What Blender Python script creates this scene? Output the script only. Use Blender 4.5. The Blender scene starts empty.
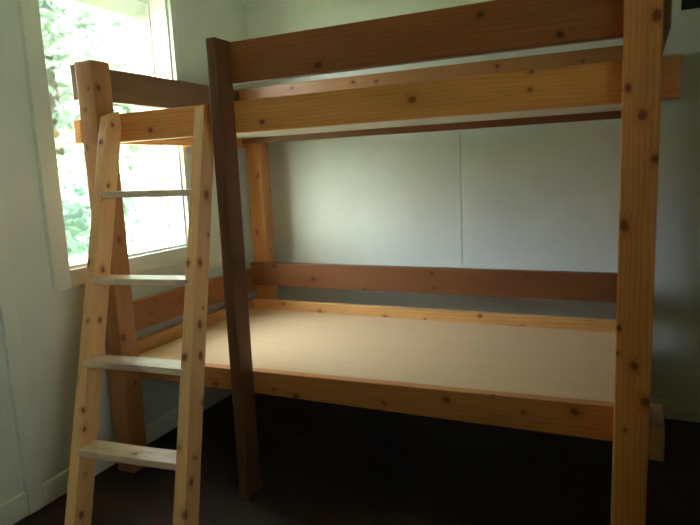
import bpy, bmesh, math, random
from mathutils import Vector, Matrix

random.seed(7)
C = bpy.context.scene.collection
S = bpy.context.scene

# ------------------------------------------------------------------ camera
F_PX = 600.7
cd = bpy.data.cameras.new('camera')
cam = bpy.data.objects.new('camera', cd)
C.objects.link(cam)
S.camera = cam
cd.sensor_fit = 'HORIZONTAL'
cd.sensor_width = 36.0
cd.lens = 36.0 * F_PX / 700.0
cd.clip_start = 0.02
cd.clip_end = 200
yaw, pitch, roll = math.radians(25.022), math.radians(8.858), math.radians(-2.550)
fw = Vector((-math.sin(yaw) * math.cos(pitch), math.cos(yaw) * math.cos(pitch), -math.sin(pitch)))
rt = Vector((math.cos(yaw), math.sin(yaw), 0))
up = rt.cross(fw)
rt2 = math.cos(roll) * rt + math.sin(roll) * up
up2 = -math.sin(roll) * rt + math.cos(roll) * up
M = Matrix((rt2, up2, -fw)).transposed().to_4x4()
M.translation = Vector((1.990, -3.0024, 1.2137))
cam.matrix_world = M
cd.dof.use_dof = True
cd.dof.focus_distance = 2.35
cd.dof.aperture_fstop = cd.lens * 0.001 / 0.014      # a 14 mm pupil: soft leaves outside

# ------------------------------------------------------------------ world, exposure
W = bpy.data.worlds.new('overcast_sky')
S.world = W
W.use_nodes = True
nt = W.node_tree
nt.nodes.clear()
wo = nt.nodes.new('ShaderNodeOutputWorld')
bg = nt.nodes.new('ShaderNodeBackground')
tcw = nt.nodes.new('ShaderNodeTexCoord')


def sky_lobe(direction, a, b, strength, color):
    """A brighter stretch of the cloudy sky round one direction."""
    d = nt.nodes.new('ShaderNodeVectorMath')
    d.operation = 'DOT_PRODUCT'
    d.inputs[1].default_value = Vector(direction).normalized()
    nt.links.new(tcw.outputs['Generated'], d.inputs[0])
    m = nt.nodes.new('ShaderNodeMapRange')
    m.interpolation_type = 'SMOOTHSTEP'
    for i, v in enumerate((a, b, 0.0, strength)):
        m.inputs[i + 1].default_value = v
    nt.links.new(d.outputs['Value'], m.inputs[0])
    g = nt.nodes.new('ShaderNodeBackground')
    g.inputs['Color'].default_value = (*color, 1)
    nt.links.new(m.outputs[0], g.inputs['Strength'])
    return g.outputs[0]


SKY_BASE = 9.0
bg.inputs['Color'].default_value = (0.94, 1.0, 0.98, 1)
bg.inputs['Strength'].default_value = SKY_BASE
acc = bg.outputs[0]
for lobe in (sky_lobe((-0.34, -0.94, 0.02), 0.82, 1.0, 40.0, (0.95, 1.0, 0.98)),
             sky_lobe((-0.80, -0.30, 0.60), 0.78, 1.0, 40.0, (0.80, 0.93, 1.20)),
             sky_lobe((1.0, -0.15, 0.03), 0.75, 1.0, 5.0, (1.0, 0.95, 0.84))):
    ad = nt.nodes.new('ShaderNodeAddShader')
    nt.links.new(acc, ad.inputs[0])
    nt.links.new(lobe, ad.inputs[1])
    acc = ad.outputs[0]
nt.links.new(acc, wo.inputs[0])

sd = bpy.data.lights.new('sun', 'SUN')
sd.energy = 95.0
sd.angle = math.radians(4)
sd.color = (1.0, 0.97, 0.90)
sun = bpy.data.objects.new('sun', sd)
C.objects.link(sun)
sun.rotation_euler = Vector((-0.12, -0.62, -0.78)).to_track_quat('-Z', 'Y').to_euler()      # behind the house, on to the lawn and the trees

S.view_settings.view_transform = 'Standard'
S.view_settings.look = 'None'
S.view_settings.exposure = 0.0
S.view_settings.gamma = 1.0
S.view_settings.use_curve_mapping = False
S.cycles.use_denoising = True
S.cycles.max_bounces = 10
S.cycles.diffuse_bounces = 6
S.cycles.transparent_max_bounces = 16
S.cycles.sample_clamp_indirect = 6.0
S.cycles.caustics_reflective = False
S.cycles.caustics_refractive = False


# ------------------------------------------------------------------ node helpers
class NT:
    def __init__(self, name):
        self.m = bpy.data.materials.new(name)
        self.m.use_nodes = True
        self.t = self.m.node_tree
        self.t.nodes.clear()
        self.out = self.n('ShaderNodeOutputMaterial')

    def n(self, kind, **kw):
        x = self.t.nodes.new(kind)
        for k, v in kw.items():
            setattr(x, k, v)
        return x

    def l(self, a, b):
        self.t.links.new(a, b)

    def val(self, sock, v):
        if hasattr(v, 'node'):
            self.l(v, sock)
        else:
            sock.default_value = v

    def math(self, op, a, b=0.0, clamp=False):
        x = self.n('ShaderNodeMath', operation=op, use_clamp=clamp)
        self.val(x.inputs[0], a)
        self.val(x.inputs[1], b)
        return x.outputs[0]

    def vmath(self, op, a, b):
        x = self.n('ShaderNodeVectorMath', operation=op)
        self.val(x.inputs[0], a)
        self.val(x.inputs[1], b)
        return x.outputs['Value'] if op in ('DISTANCE', 'LENGTH', 'DOT_PRODUCT') else x.outputs['Vector']

    def noise(self, vec, scale, detail=3.0, rough=0.55):
        x = self.n('ShaderNodeTexNoise')
        self.l(vec, x.inputs['Vector'])
        x.inputs['Scale'].default_value = scale
        x.inputs['Detail'].default_value = detail
        x.inputs['Roughness'].default_value = rough
        return x.outputs['Fac']

    def rng(self, v, a, b, c, d, smooth=False):
        x = self.n('ShaderNodeMapRange', interpolation_type='SMOOTHSTEP' if smooth else 'LINEAR')
        x.clamp = True
        self.val(x.inputs[0], v)
        for i, k in enumerate((a, b, c, d)):
            x.inputs[i + 1].default_value = k
        return x.outputs[0]

    def mix(self, fac, a, b, blend='MIX'):
        x = self.n('ShaderNodeMix', data_type='RGBA', blend_type=blend)
        self.val(x.inputs[0], fac)
        self.val(x.inputs[6], a if hasattr(a, 'node') else (*a, 1))
        self.val(x.inputs[7], b if hasattr(b, 'node') else (*b, 1))
        return x.outputs[2]

    def bsdf(self, color, rough=0.6, spec=0.4, bump=None, bump_strength=0.2, bump_dist=0.002):
        b = self.n('ShaderNodeBsdfPrincipled')
        self.val(b.inputs['Base Color'], color if hasattr(color, 'node') else (*color, 1))
        self.val(b.inputs['Roughness'], rough)
        b.inputs['Specular IOR Level'].default_value = spec
        if bump is not None:
            bm_ = self.n('ShaderNodeBump')
            bm_.inputs['Strength'].default_value = bump_strength
            bm_.inputs['Distance'].default_value = bump_dist
            self.l(bump, bm_.inputs['Height'])
            self.l(bm_.outputs[0], b.inputs['Normal'])
        self.l(b.outputs[0], self.out.inputs['Surface'])
        return self.m


def wood(name, base, rough=0.42, knots=(), random_knots=0.11, contrast=1.0, stain=None, spec=0.3):
    """Sawn pine: grain runs along the board's own X; knots are (x, y, z, radius) in the board's frame."""
    t = NT(name)
    tc = t.n('ShaderNodeTexCoord').outputs['Object']
    oi = t.n('ShaderNodeObjectInfo').outputs['Random']
    off = t.n('ShaderNodeCombineXYZ')
    t.l(t.math('MULTIPLY', oi, 37.0), off.inputs[0])
    t.l(t.math('MULTIPLY', oi, 11.3), off.inputs[1])
    t.l(t.math('MULTIPLY', oi, 5.7), off.inputs[2])
    p = t.vmath('ADD', tc, off.outputs[0])
    # random small knots
    vk = t.n('ShaderNodeTexVoronoi')
    t.l(t.vmath('MULTIPLY', p, (0.75, 1.0, 1.0)), vk.inputs['Vector'])
    vk.inputs['Scale'].default_value = 8.0
    vk.inputs['Randomness'].default_value = 1.0
    kd = t.math('DIVIDE', vk.outputs['Distance'], max(random_knots, 1e-3))      # 1 at the rim of a knot
    for kx, ky, kz, kr in knots:
        d = t.vmath('LENGTH', t.vmath('MULTIPLY', t.vmath('SUBTRACT', tc, (kx, ky, kz)), (0.8 / kr, 1 / kr, 1 / kr)), (0, 0, 0))
        kd = t.math('MINIMUM', kd, d)
    wob = t.noise(p, 60.0, 2)
    kd = t.math('ADD', kd, t.math('MULTIPLY', t.math('SUBTRACT', wob, 0.5), 1.1))
    halo = t.rng(kd, 0.9, 2.6, 1.0, 0.0, True)
    core = t.rng(kd, 0.55, 1.1, 1.0, 0.0, True)
    # growth rings cut lengthwise
    bend = t.noise(t.vmath('MULTIPLY', p, (1.3, 6.0, 6.0)), 1.0, 2)
    q = t.n('ShaderNodeCombineXYZ')
    sp = t.n('ShaderNodeSeparateXYZ')
    t.l(p, sp.inputs[0])
    t.l(t.math('MULTIPLY', sp.outputs[0], 0.25), q.inputs[0])
    t.l(t.math('ADD', sp.outputs[1], t.math('ADD', t.math('MULTIPLY', bend, 0.06), t.math('MULTIPLY', halo, 0.012))), q.inputs[1])
    t.l(t.math('ADD', sp.outputs[2], t.math('MULTIPLY', bend, 0.03)), q.inputs[2])
    wv = t.n('ShaderNodeTexWave', wave_type='BANDS', bands_direction='Y')
    t.l(q.outputs[0], wv.inputs['Vector'])
    wv.inputs['Scale'].default_value = 22.0
    wv.inputs['Distortion'].default_value = 1.6
    wv.inputs['Detail'].default_value = 2.0
    wv.inputs['Detail Scale'].default_value = 1.2
    fine = t.noise(t.vmath('MULTIPLY', p, (6.0, 170.0, 170.0)), 1.0, 3)
    broad = t.noise(t.vmath('MULTIPLY', p, (2.2, 12.0, 12.0)), 1.0, 3)
    c = contrast
    lo = tuple(b * (1 - 0.34 * c) * k for b, k in zip(base, (1, 0.90, 0.80)))
    hi = tuple(min(b * (1 + 0.16 * c), 0.95) for b in base)
    g = t.math('ADD', t.math('MULTIPLY', wv.outputs['Fac'], 0.13), t.math('ADD', t.math('MULTIPLY', fine, 0.30), t.math('MULTIPLY', broad, 0.62)))
    col = t.mix(t.rng(g, 0.25, 0.85, 0, 1), lo, hi)
    if stain:
        s = t.rng(t.noise(t.vmath('MULTIPLY', p, (3.0, 9.0, 9.0)), 1.0, 4, 0.65), 0.46, 0.66, 0, 0.85, True)
        col = t.mix(s, col, stain)
    col = t.mix(t.math('MULTIPLY', halo, 0.45), col, tuple(b * k for b, k in zip(base, (0.62, 0.45, 0.32))))
    col = t.mix(t.math('MULTIPLY', core, 0.86), col, tuple(b * k for b, k in zip(base, (0.20, 0.12, 0.09))))
    return t.bsdf(col, rough, spec, bump=g, bump_strength=0.25, bump_dist=0.0015)


def paint(name, col, rough=0.55, mottle=0.06, scale=3.0, bump=0.05, spec=0.3):
    t = NT(name)
    tc = t.n('ShaderNodeTexCoord').outputs['Object']
    n1 = t.noise(tc, scale, 4)
    n2 = t.noise(tc, 90.0, 2)
    c = t.mix(t.rng(n1, 0.3, 0.7, 0, 1), tuple(k * (1 - mottle) for k in col), tuple(min(k * (1 + mottle), 1) for k in col))
    return t.bsdf(c, rough, spec, bump=n2, bump_strength=bump)


MAT = {}
PINE = (0.56, 0.335, 0.150)
RED = (0.31, 0.105, 0.034)
OAKY = (0.47, 0.235, 0.088)
DARK = (0.15, 0.066, 0.030)
PALE = (0.90, 0.53, 0.26)
MAT['wall'] = paint('wall_paint', (0.69, 0.72, 0.645), 0.75)
MAT['trim'] = paint('trim_paint', (0.71, 0.74, 0.65), 0.4)
MAT['unseen_dark'] = paint('dark_unseen_surface', (0.14, 0.085, 0.05), 0.6)  # for unseen surfaces, set dark to cut the light they bounce
MAT['sash'] = paint('white_gloss_paint', (0.74, 0.76, 0.72), 0.35)
MAT['ceiling'] = paint('warm_bounce_ceiling', (0.74, 0.66, 0.48), 0.6)  # ceiling is out of view; wood tone chosen to warm the bounced light


def floor_mat():
    t = NT('dark_stained_planks')
    tc = t.n('ShaderNodeTexCoord').outputs['Object']
    br = t.n('ShaderNodeTexBrick')
    t.l(tc, br.inputs['Vector'])
    br.inputs['Scale'].default_value = 1.0
    br.inputs['Brick Width'].default_value = 1.8
    br.inputs['Row Height'].default_value = 0.12
    br.inputs['Mortar Size'].default_value = 0.0025
    br.inputs['Color1'].default_value = (0.052, 0.030, 0.021, 1)
    br.inputs['Color2'].default_value = (0.040, 0.023, 0.017, 1)
    br.inputs['Mortar'].default_value = (0.010, 0.007, 0.006, 1)
    g = t.noise(t.vmath('MULTIPLY', tc, (4, 60, 1)), 1.0, 4)
    wear = t.noise(tc, 2.4, 4)
    c = t.mix(t.math('MULTIPLY', g, 0.5), br.outputs['Color'], (0.03, 0.018, 0.013))
    c = t.mix(t.rng(wear, 0.5, 0.75, 0, 0.4), c, (0.085, 0.058, 0.044))
    return t.bsdf(c, t.rng(wear, 0.3, 0.7, 0.5, 0.75), 0.25, bump=br.outputs['Fac'], bump_strength=0.3)


MAT['floor'] = floor_mat()


def ply_mat(name, lo, hi, rough, spec):
    t = NT(name)
    tc = t.n('ShaderNodeTexCoord').outputs['Object']
    g = t.noise(t.vmath('MULTIPLY', tc, (1.2, 26, 26)), 1.0, 4)
    b = t.noise(t.vmath('MULTIPLY', tc, (0.9, 5, 5)), 1.0, 3)
    c = t.mix(t.rng(t.math('ADD', t.math('MULTIPLY', g, 0.6), t.math('MULTIPLY', b, 0.5)), 0.3, 0.8, 0, 1), lo, hi)
    return t.bsdf(c, rough, spec, bump=g, bump_strength=0.06)


MAT['ply'] = ply_mat('birch_plywood', (0.55, 0.365, 0.190), (0.63, 0.445, 0.25), 0.34, 0.5)
MAT['ply_pale'] = ply_mat('pale_plywood', (0.84, 0.78, 0.69), (0.90, 0.86, 0.79), 0.5, 0.4)


def glass_mat():
    t = NT('window_glass')
    tr = t.n('ShaderNodeBsdfTransparent')
    tr.inputs[0].default_value = (0.93, 0.96, 0.94, 1)
    gl = t.n('ShaderNodeBsdfGlossy')
    gl.inputs['Roughness'].default_value = 0.02
    mx = t.n('ShaderNodeMixShader')
    mx.inputs[0].default_value = 0.04
    t.l(tr.outputs[0], mx.inputs[1])
    t.l(gl.outputs[0], mx.inputs[2])
    t.l(mx.outputs[0], t.out.inputs['Surface'])
    return t.m


MAT['glass'] = glass_mat()


def leaf_mat(name, col):
    t = NT(name)
    oi = t.n('ShaderNodeTexCoord').outputs['Object']
    n = t.noise(oi, 1.4, 3)
    c = t.mix(t.rng(n, 0.35, 0.65, 0, 1), tuple(k * 0.85 for k in col), tuple(min(k * 1.12, 0.9) for k in col))
    d = t.n('ShaderNodeBsdfDiffuse')
    tl = t.n('ShaderNodeBsdfTranslucent')
    t.l(c, d.inputs[0])
    t.l(c, tl.inputs[0])
    mx = t.n('ShaderNodeMixShader')
    mx.inputs[0].default_value = 0.4
    t.l(d.outputs[0], mx.inputs[1])
    t.l(tl.outputs[0], mx.inputs[2])
    t.l(mx.outputs[0], t.out.inputs['Surface'])
    return t.m


# ------------------------------------------------------------------ mesh helpers
def link(name, bm, mat, parent=None, bevel=0.0, segs=2, smooth=False):
    bmesh.ops.recalc_face_normals(bm, faces=bm.faces)
    me = bpy.data.meshes.new(name)
    bm.to_mesh(me)
    bm.free()
    o = bpy.data.objects.new(name, me)
    C.objects.link(o)
    me.materials.append(mat)
    if smooth:
        for p in me.polygons:
            p.use_smooth = True
    if parent:
        o.parent = parent
    if bevel:
        b = o.modifiers.new('bevel', 'BEVEL')
        b.width = bevel
        b.segments = segs
        b.limit_method = 'ANGLE'
        b.angle_limit = math.radians(40)
    return o


def add_box(bm, x0, x1, y0, y1, z0, z1):
    v = [bm.verts.new((x, y, z)) for x in (x0, x1) for y in (y0, y1) for z in (z0, z1)]
    for f in ((0, 1, 3, 2), (4, 6, 7, 5), (0, 4, 5, 1), (2, 3, 7, 6), (0, 2, 6, 4), (1, 5, 7, 3)):
        bm.faces.new([v[i] for i in f])
    return v


def boxes(*bs):
    bm = bmesh.new()
    for b in bs:
        add_box(bm, *b)
    return bm


def struct(o):
    o['kind'] = 'structure'
    return o


def thing(name, label, cat, loc=(0, 0, 0), group=None):
    o = bpy.data.objects.new(name, None)
    o.empty_display_size = 0.2
    C.objects.link(o)
    o.location = loc
    o['label'] = label
    o['category'] = cat
    if group:
        o['group'] = group
    return o


def board(name, p0, p1, w, th, mat, parent, side=(0, 0, 1), w1=None, bevel=0.0025, n=14, warp=0.0012, label=None, cut=None, knots=None):
    """A sawn board from p0 to p1 (centres of its ends); w runs along `side`, th across it. Local X = grain."""
    p0, p1 = Vector(p0), Vector(p1)
    ax = (p1 - p0).normalized()
    ay = Vector(side)
    ay = (ay - ax * ay.dot(ax)).normalized()
    az = ax.cross(ay)
    L = (p1 - p0).length
    w1 = w if w1 is None else w1
    bm = bmesh.new()
    rings = []
    rnd = random.Random(hash((round(p0.x, 3), round(p0.z, 3), round(w, 3))) & 0xffff)
    pa, pb = rnd.random() * 6, rnd.random() * 6
    for i in range(n + 1):
        f = i / n
        x = (f - 0.5) * L
        hw = (w + (w1 - w) * f) / 2
        dy = warp * math.sin(f * 3.3 + pa)
        dz = warp * math.sin(f * 2.7 + pb)
        rings.append([bm.verts.new((x, sy * hw + dy, sz * th / 2 + dz)) for sy, sz in ((-1, -1), (1, -1), (1, 1), (-1, 1))])
    for a, b in zip(rings, rings[1:]):
        for k in range(4):
            bm.faces.new((a[k], a[(k + 1) % 4], b[(k + 1) % 4], b[k]))
    bm.faces.new(rings[0][::-1])
    bm.faces.new(rings[-1])
    mw = Matrix((ax, ay, az)).transposed().to_4x4()
    mw.translation = (p0 + p1) / 2
    if cut:                                       # saw cuts: (point, normal) in world space, the +normal side falls off
        inv = mw.inverted()
        for co, no in cut:
            r = bmesh.ops.bisect_plane(bm, geom=bm.verts[:] + bm.edges[:] + bm.faces[:], plane_co=inv @ Vector(co),
                                       plane_no=inv.to_3x3() @ Vector(no), clear_outer=True, dist=1e-5)
            es = [e for e in bm.edges if e.is_boundary]
            if es:
                bmesh.ops.holes_fill(bm, edges=es, sides=0)
    if isinstance(mat, tuple):                    # a wood to be made up for this very board, with its knots
        inv = mw.inverted()
        loc = [(*(inv @ Vector(k[:3])), k[3]) for k in KNOTS.get(knots, ())]
        mat = wood(mat[0], mat[1], knots=loc, **mat[2])
    o = link(name, bm, mat, None, bevel)
    if parent:
        o.parent = parent
        o.matrix_local = Matrix.Translation(-parent.location) @ mw
    else:
        o.matrix_world = mw
    if label:
        o['label'] = label
    return o


# ------------------------------------------------------------------ room
RX, RY, RZ, WT = 2.76, -4.7, 2.42, 0.155
WY0, WY1, WZ0, WZ1 = -1.365, -0.645, 0.872, 2.05        # window 1 in the left wall
RT = 0.30                                                # unseen right wall, made thick so its reveal trims the slanting fill light
VY0, VY1, VZ0, VZ1 = -3.90, -2.70, 1.00, 2.20          # unseen opening added in the right wall to let in fill light


def floor_obj():
    o = link('floor', boxes((-WT, RX + RT, RY - WT, WT, -0.06, 0)), MAT['floor'])
    return struct(o)


floor_obj()
struct(link('ceiling', boxes((-WT, RX + RT, RY - WT, WT, RZ, RZ + 0.08)), MAT['ceiling']))
bm = boxes((-WT, 0, RY - WT, WY0, 0, RZ), (-WT, 0, WY0, WY1, 0, WZ0), (-WT, 0, WY0, WY1, WZ1, RZ), (-WT, 0, WY1, WT, 0, RZ))
struct(link('wall_left', bm, MAT['wall']))
# back wall: sheets of board meeting in fine seams
bm = boxes((0, RX + RT, 0.008, WT, 0, RZ))
for x0, x1 in ((0.012, 1.2225), (1.2255, 2.4425), (2.4455, RX)):
    add_box(bm, x0, x1, 0, 0.008, 0, RZ)
struct(link('wall_back', bm, MAT['wall'], bevel=0.0008, segs=1))
struct(link('wall_right', boxes((RX, RX + RT, RY - WT, VY0, 0, RZ), (RX, RX + RT, VY0, VY1, 0, VZ0), (RX, RX + RT, VY0, VY1, VZ1, RZ),
                                (RX, RX + RT, VY1, 0, 0, RZ)), MAT['unseen_dark']))
struct(link('added_light_shield', boxes((RX + RT, RX + RT + 1.5, RY - 1.0, 0.5, 2.24, 2.32)), MAT['unseen_dark']))  # unseen slab, added to keep high sky light off the lower room
struct(link('wall_front', boxes((0, RX, RY - WT, RY, 0, RZ)), MAT['unseen_dark']))
struct(link('baseboard_left', boxes((0, 0.016, RY, -1.66, 0.006, 0.098), (0, 0.018, -1.600, 0, 0.006, 0.093)), MAT['trim'], bevel=0.004))
struct(link('baseboard_back', boxes((0, RX, -0.016, 0, 0.006, 0.093)), MAT['trim'], bevel=0.004))
struct(link('trim_1', boxes((0, 0.020, -1.660, -1.600, 0.006, RZ)), MAT['trim'], bevel=0.004))          # batten over a wall joint


def window(name, y0, y1, z0, z1, x=0.0, rz=0.0, deep=WT, reveal='sash'):
    w = bpy.data.objects.new(name, None)
    C.objects.link(w)
    w.location = (x, (y0 + y1) / 2, z0)
    w.rotation_euler = (0, 0, rz)
    struct(w)

    def part(nm, bm, mat, bevel=0.003):
        o = link(nm, bm, mat, None, bevel)
        o.parent = w
        o.matrix_local = Matrix.Translation((0, -(y0 + y1) / 2, -z0))
        return o
    tw = 0.074
    ow = 0.035
    part('casing', boxes((0, 0.022, y0 - tw, y0, z0 - tw, z1 + tw), (0, 0.022, y1, y1 + ow, z0 - tw, z1 + tw),
                         (0, 0.0215, y0, y1, z0 - tw, z0), (0, 0.0215, y0, y1, z1, z1 + tw)), MAT['trim'])
    j = 0.012
    part('jamb', boxes((-deep, 0.001, y0, y0 + j, z0, z1), (-deep, 0.001, y1 - j, y1, z0, z1), (-deep, 0.001, y0 + j, y1 - j, z0, z0 + j),
                       (-deep, 0.001, y0 + j, y1 - j, z1 - j, z1)), MAT[reveal], 0.0)
    a0, a1, b0, b1 = y0 + j, y1 - j, z0 + j, z1 - j
    xf, xg, xb = -deep + 0.060, -deep + 0.010, -deep + 0.002           # face of the sash, plane of the pane, back of the sash
    sd_, st, sb = 0.066, 0.078, 0.012                                   # splayed stiles, top rail, low bottom rail
    bm = bmesh.new()
    cor = [(0, 0), (1, 0), (1, 1), (0, 1)]

    def ring(xx, k):
        return [bm.verts.new((xx, (a1 - k * sd_) if cy else (a0 + k * sd_), (b1 - k * st) if cz else (b0 + k * sb))) for cy, cz in cor]
    rs = [ring(xf, 0.0), ring(xf, 0.16), ring(xf - 0.006, 0.20), ring(xg, 1.0), ring(xb, 1.0), ring(xb, 0.0)]
    for a, b in zip(rs, rs[1:] + rs[:1]):
        for k in range(4):
            bm.faces.new((a[k], a[(k + 1) % 4], b[(k + 1) % 4], b[k]))
    part('sash', bm, MAT['sash'], 0.0)
    part('pane', boxes((xb + 0.002, xb + 0.006, a0 + sd_ - 0.003, a1 - sd_ + 0.003, b0 + sb - 0.003, b1 - st + 0.003)), MAT['glass'], 0.0)
    return w


window('window_1', WY0, WY1, WZ0, WZ1)
window('added_fill_window', VY0, VY1, VZ0, VZ1, RX, math.pi, RT, 'unseen_dark')  # out of view, added to light the bed front and left wall

# ------------------------------------------------------------------ bunk bed
KNOTS = {            # knots the photo shows: where they sit on their boards, and how large
    'post_r': [(1.983, -1.276, 1.385, 0.0100), (2.019, -1.276, 1.315, 0.0120), (2.043, -1.276, 1.552, 0.0140), (2.052, -1.276, 1.202, 0.0120), (1.982, -1.276, 1.034, 0.0150), (2.015, -1.276, 0.655, 0.0120), (2.045, -1.276, 0.556, 0.0140), (1.976, -1.276, 0.757, 0.0080), (1.998, -1.276, 0.469, 0.0060)],
    'post_l': [(0.152, -1.254, 1.558, 0.0110), (0.152, -1.229, 0.974, 0.0100), (0.152, -1.261, 0.580, 0.0140), (0.152, -1.204, 1.420, 0.0110), (0.096, -1.276, 1.480, 0.0080), (0.085, -1.276, 1.342, 0.0090), (0.124, -1.276, 1.559, 0.0060)],
    'guard': [(1.059, -1.187, 1.553, 0.0140), (1.590, -1.187, 1.634, 0.0100), (1.809, -1.187, 1.551, 0.0090)],
    'rail_u': [(0.830, -1.187, 1.387, 0.0100), (1.378, -1.187, 1.417, 0.0120), (0.326, -1.187, 1.393, 0.0100), (1.729, -1.187, 1.412, 0.0060)],
    'rail_l': [(1.862, -1.187, 0.467, 0.0130), (1.711, -1.187, 0.447, 0.0060), (1.469, -1.187, 0.455, 0.0120), (0.900, -1.187, 0.399, 0.0120), (0.535, -1.187, 0.403, 0.0120), (1.619, -1.187, 0.491, 0.0050), (0.806, -1.187, 0.411, 0.0070)],
    'ledge': [(0.507, -0.233, 0.464, 0.0120), (0.880, -0.233, 0.461, 0.0120), (1.559, -0.233, 0.457, 0.0090), (1.365, -0.233, 0.497, 0.0090), (0.280, -0.233, 0.496, 0.0080), (1.092, -0.233, 0.464, 0.0060)],
    'back': [(0.476, -0.233, 0.643, 0.0120), (0.775, -0.233, 0.596, 0.0100), (1.147, -0.233, 0.623, 0.0080), (1.134, -0.233, 0.697, 0.0080), (1.581, -0.233, 0.697, 0.0060), (0.244, -0.233, 0.707, 0.0120)],
    'bguard': [(0.414, -0.233, 1.635, 0.0090), (0.757, -0.233, 1.631, 0.0100), (0.878, -0.233, 1.624, 0.0080), (1.452, -0.233, 1.631, 0.0100)],
    'bpost': [(0.148, -0.195, 1.197, 0.0100), (0.117, -0.195, 0.889, 0.0090), (0.179, -0.195, 1.011, 0.0080), (0.174, -0.124, 1.116, 0.0080), (0.174, -0.153, 0.783, 0.0080)],
    'stile_r': [(0.698, -1.417, 0.926, 0.0110), (0.668, -1.441, 0.929, 0.0090), (0.721, -1.448, 0.780, 0.0060), (0.730, -1.482, 0.732, 0.0140), (0.724, -1.560, 0.647, 0.0120), (0.745, -1.509, 0.636, 0.0140), (0.768, -1.544, 0.496, 0.0100), (0.795, -1.641, 0.355, 0.0070), (0.795, -1.627, 0.349, 0.0060), (0.806, -1.676, 0.296, 0.0120), (0.821, -1.731, 0.223, 0.0140), (0.658, -1.301, 1.145, 0.0160), (0.680, -1.334, 1.010, 0.0080)],
    'stile_l': [(0.192, -1.243, 1.419, 0.0110), (0.185, -1.299, 1.354, 0.0120), (0.234, -1.334, 1.190, 0.0110), (0.319, -1.514, 0.729, 0.0100), (0.311, -1.558, 0.736, 0.0070), (0.289, -1.449, 0.895, 0.0120), (0.373, -1.671, 0.466, 0.0090), (0.315, -1.637, 0.555, 0.0080)],
}

PW = 0.089
YF, YR = -1.276, -1.187          # front faces of the posts / outer face of the front rails
YI = YR + 0.038                  # inner face of the front rails
YB = -0.233                      # inner face of the back boards
XL, XR = 0.063, 1.968
PB0 = -0.195
bed = thing('bunk_bed', 'bare pine bunk bed with plywood bases standing in the room corner', 'bunk bed', (1.05, -0.7, 0))

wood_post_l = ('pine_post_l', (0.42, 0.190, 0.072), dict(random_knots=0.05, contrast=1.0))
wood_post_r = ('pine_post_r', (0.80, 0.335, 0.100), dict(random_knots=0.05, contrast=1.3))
wood_rail_u = ('pine_rail_u', (0.78, 0.34, 0.098), dict(random_knots=0.05, contrast=1.0))
wood_rail_l = ('pine_rail_l', (0.56, 0.245, 0.082), dict(random_knots=0.05, contrast=1.0))
wood_rail_b = ('pine_guard', (0.34, 0.15, 0.048), dict(random_knots=0.05))
wood_block = ('block_pine', (0.36, 0.20, 0.095), dict(random_knots=0.05))
wood_red = ('reddish_pine', RED, dict(random_knots=0.04))
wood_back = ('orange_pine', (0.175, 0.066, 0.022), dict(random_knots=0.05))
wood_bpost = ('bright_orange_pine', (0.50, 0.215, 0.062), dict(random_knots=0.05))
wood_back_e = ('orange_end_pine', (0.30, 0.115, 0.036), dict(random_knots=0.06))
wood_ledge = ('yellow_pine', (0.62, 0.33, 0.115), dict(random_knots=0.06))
wood_dark = wood('dark_aged_pine', DARK, random_knots=0.08)
wood_brown = wood('brown_aged_pine', (0.145, 0.068, 0.027), random_knots=0.08)


def post(name, x0, y0, z1, mat, label=None, bev=0.004, knots=None):
    return board(name, (x0 + PW / 2, y0 + PW / 2, 0), (x0 + PW / 2, y0 + PW / 2, z1), PW, PW, mat, bed, side=(1, 0, 0), label=label, bevel=bev, knots=knots)


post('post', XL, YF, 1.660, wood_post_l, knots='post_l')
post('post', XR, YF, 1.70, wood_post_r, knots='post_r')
post('post', 0.085, PB0, 1.66, wood_bpost, knots='bpost')
post('post', 1.970, PB0, 1.66, wood_bpost)
# guard-rail post: a narrow dark two-by-four, edge on, round topped
gp = board('guard_post', (0.700, YF + PW / 2, 0), (0.700, YF + PW / 2, 1.670), 0.043, PW, wood_dark, bed, side=(1, 0, 0),
           bevel=0.006, label='slim dark brown upright')


def rail(name, x0, x1, z0, z1, y0, y1, mat, zr=None, label=None, knots=None):
    zr = zr or (z0, z1)
    zc0, zc1 = (z0 + z1) / 2, (zr[0] + zr[1]) / 2
    yc = (y0 + y1) / 2
    return board(name, (x0, yc, zc0), (x1, yc, zc1), z1 - z0, y1 - y0, mat, bed, w1=zr[1] - zr[0], label=label, knots=knots)


rail('guard_rail', 0.690, 2.057, 1.528, 1.668, YR, YI, wood_red, label='reddish brown top guard board', knots='guard')
rail('front_rail', XL, 2.106, 1.357, 1.466, YR, YI, wood_rail_u, knots='rail_u')
rail('front_rail', XL, 2.057, 0.388, 0.464, YR, YI, wood_rail_l, zr=(0.390, 0.500), knots='rail_l')
rail('back_guard', 0.085, 2.057, 1.525, 1.658, YB, PB0, wood_rail_b, knots='bguard')
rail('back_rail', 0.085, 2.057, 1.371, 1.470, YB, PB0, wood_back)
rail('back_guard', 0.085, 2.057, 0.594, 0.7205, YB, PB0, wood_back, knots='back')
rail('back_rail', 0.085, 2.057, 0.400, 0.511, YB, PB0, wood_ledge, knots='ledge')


def end(name, xa, xb, z0, z1, ya, mat, yb=PB0 + PW, label=None, th=0.037):
    """A board along the end of the bed, outside the posts: xa at the front end, xb at the back end (inner faces)."""
    zc = (z0 + z1) / 2
    return board(name, (xa, ya, zc), (xb, yb, zc), z1 - z0, th, mat, bed, label=label)


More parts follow.
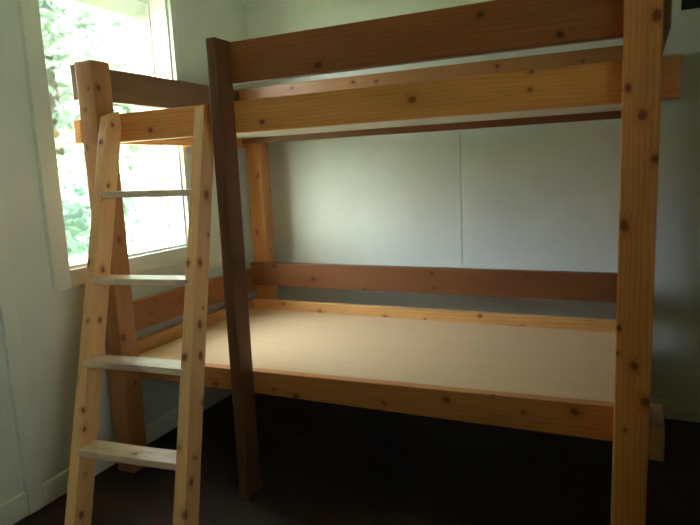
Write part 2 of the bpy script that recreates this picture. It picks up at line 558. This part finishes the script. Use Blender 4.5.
A, B = XL - 0.0195, 0.085 - 0.0195
end('end_guard', A, B, 1.523, 1.655, -1.262, wood_brown, label='dark brown end board')
end('end_rail', A, B, 1.358, 1.446, -1.276, wood_rail_u)
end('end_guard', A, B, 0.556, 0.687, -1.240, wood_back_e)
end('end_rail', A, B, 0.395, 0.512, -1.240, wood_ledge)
A = B = 2.059 + 0.0195
end('end_guard', A - 0.0095, B - 0.0095, 1.531, 1.660, -1.215, wood_brown, th=0.018)
end('end_rail', 2.020, 2.020, 1.362, 1.457, YI, wood_rail_b, yb=YB)
end('end_block', A, B, 0.390, 0.490, -1.276, wood_block, yb=-1.100)
end('end_rail', 2.020, 2.020, 0.395, 0.490, YI, wood_rail_l, yb=YB)


def platform(z0, z1, mat):
    bm = boxes((0.087, 2.056, YI + 0.001, YB - 0.001, z0, z1))
    o = link('platform', bm, mat, None, 0.001, 1)
    o.parent = bed
    o.matrix_local = Matrix.Translation(-bed.location)
    return o


platform(0.447, 0.461, MAT['ply'])
platform(1.4007, 1.413, MAT['ply_pale'])
# ------------------------------------------------------------------ ladder
LD = thing('ladder', 'pale knotty pine ladder with four rungs leaning on the bunk bed', 'ladder', (0.64, -1.82, 0))
P = dict(x0=0.6406, y0=-1.8497, psi=0.0906, b=0.4354, s=0.1815, t=-0.0075, g=-0.1408, w=0.0386, d=0.0833,
         z1=1.169, z2=0.8764, z3=0.6131, z4=0.3546, th=0.0225)
lr = Vector((math.cos(P['psi']), math.sin(P['psi']), 0))
ll = Vector((-lr.y, lr.x, 0))


def lpos(side, dx, dy, z):
    return Vector((P['x0'], P['y0'], 0)) + side * (P['s'] - P['t'] * z) * lr + P['g'] * z * lr + P['b'] * z * ll + dx * lr + dy * ll + Vector((0, 0, z))


wood_lad = ('ladder_pine', PALE, dict(random_knots=0.09, contrast=0.8))
wood_rung = ('ladder_rung_pine', (0.80, 0.64, 0.49), dict(random_knots=0.08, contrast=0.8, stain=(0.36, 0.25, 0.19), rough=0.3, spec=0.8))


def stile(side, dx, ztop, knots):
    a, b = lpos(side, dx, P['d'] / 2, -0.12), lpos(side, dx, P['d'] / 2, 1.62)
    cosl = 1.0 / math.sqrt(1 + P['b'] ** 2)
    cuts = [((0, 0, 0.0), (0, 0, -1)), ((0, 0, ztop), (-0.25, -0.12, 1)), ((0, YR - 0.001, 0), (0, 1, 0))]
    c0 = lpos(side, dx, 0, ztop)
    cuts[1] = ((c0.x, c0.y, ztop), (-0.22, -0.25, 1))
    if side < 0:                                  # planed back where it stands against the corner post
        cuts.append(((XL + PW + 0.003, 0, 0), (-1, 0, 0)))
    return board('side_rail', a, b, P['w'], P['d'] * cosl * 1.03, wood_lad, LD, side=lr, bevel=0.003, n=10, cut=cuts, knots=knots)


stile(-1, -P['w'] / 2, 1.455, 'stile_l')
stile(1, P['w'] / 2, 1.458, 'stile_r')
for k in (1, 2, 3, 4):
    z = P['z%d' % k] - P['th'] / 2
    D = 0.080
    a = lpos(-1, -0.012, D / 2 - 0.002, P['z%d' % k] - P['th'] / 2)
    b = lpos(1, 0.012, D / 2 - 0.002, P['z%d' % k] - P['th'] / 2)
    board('rung', a, b, D, P['th'], wood_rung, LD, side=ll, bevel=0.002, n=8)

# ------------------------------------------------------------------ dark board high on the back wall
t = NT('dark_green_board')
MAT['darkboard'] = t.bsdf(t.mix(t.noise(t.n('ShaderNodeTexCoord').outputs['Object'], 6.0), (0.010, 0.020, 0.014), (0.018, 0.028, 0.022)), 0.7, 0.2)
db = link('dark_board', boxes((2.172, 2.72, -0.016, 0, 1.808, 2.25)), MAT['darkboard'], bevel=0.003)
db['label'] = 'dark green-black board mounted high on the back wall at right'
db['category'] = 'wall board'

# ------------------------------------------------------------------ outdoors
gm = paint('grass', (0.25, 0.31, 0.19), 0.9, 0.3, 1.5)
struct(link('ground', boxes((-40, 20, -25, 30, -0.55, -0.45)), gm))
MAT['bark'] = paint('bark', (0.07, 0.065, 0.05), 0.9, 0.3, 6.0)


def tree(name, label, cat, x, y, r, h, trunk, n, mat, leaf, seed, blobs=7):
    rnd = random.Random(seed)
    T = thing(name, label, cat, (x, y, -0.45), None)
    bm = bmesh.new()
    cs = []
    for i in range(blobs):
        a = rnd.random() * 6.283
        rr = r * rnd.uniform(0.15, 0.75)
        cs.append((rr * math.cos(a), rr * math.sin(a), trunk + (h - trunk) * rnd.uniform(0.1, 0.9), r * rnd.uniform(0.35, 0.6)))
    for i in range(n):
        cx, cy, cz, cr = rnd.choice(cs)
        v = Vector((rnd.gauss(0, 1), rnd.gauss(0, 1), rnd.gauss(0, 1))).normalized() * cr * rnd.uniform(0.6, 1.05)
        p = Vector((cx, cy, cz)) + v
        if p.z < 0.05:
            continue
        u = Vector((rnd.gauss(0, 1), rnd.gauss(0, 1), rnd.gauss(0, 0.6))).normalized()
        w = u.cross(Vector((rnd.gauss(0, 1), rnd.gauss(0, 1), 1))).normalized()
        s = leaf * rnd.uniform(0.6, 1.3)
        q = [p - u * s, p - w * s * 0.42, p + u * s, p + w * s * 0.42]
        bm.faces.new([bm.verts.new(k) for k in q])
    me = bpy.data.meshes.new('foliage')
    bm.to_mesh(me)
    bm.free()
    f = bpy.data.objects.new('foliage', me)
    C.objects.link(f)
    me.materials.append(mat)
    f.parent = T
    if trunk > 0.2:
        bm = bmesh.new()
        rings = []
        for i in range(8):
            z = i / 7 * h * 0.8
            rad = (0.10 + 0.02 * r) * (1 - 0.75 * i / 7)
            ox = 0.08 * math.sin(i * 1.1 + seed)
            rings.append([bm.verts.new((ox + rad * math.cos(k * 0.7854), rad * math.sin(k * 0.7854), z)) for k in range(8)])
        for a, b in zip(rings, rings[1:]):
            for k in range(8):
                bm.faces.new((a[k], a[(k + 1) % 8], b[(k + 1) % 8], b[k]))
        bm.faces.new(rings[0])
        bm.faces.new(rings[-1])
        link('trunk', bm, MAT['bark'], T, smooth=True)
    return T


g1 = leaf_mat('pale_leaves', (0.27, 0.33, 0.275))
g2 = leaf_mat('mid_leaves', (0.21, 0.29, 0.235))
tree('tree', 'pale leafy tree filling the upper left of the window view', 'tree', -6.4, 4.0, 2.0, 6.0, 1.2, 3400, g1, 0.17, 3, 12)
tree('tree', 'taller green tree behind, toward the right of the window view', 'tree', -10.8, 9.2, 2.7, 8.0, 1.4, 3600, g1, 0.24, 5, 14)
tree('tree', 'farthest tree, a pale crown closing the window view behind the others', 'tree', -17.0, 16.5, 3.6, 9.5, 1.4, 3600, g1, 0.28, 15, 14)
tree('bush', 'low green bush under the tree, low in the window', 'bush', -3.2, 1.5, 0.85, 1.9, 0.0, 1300, g2, 0.10, 9, 7)
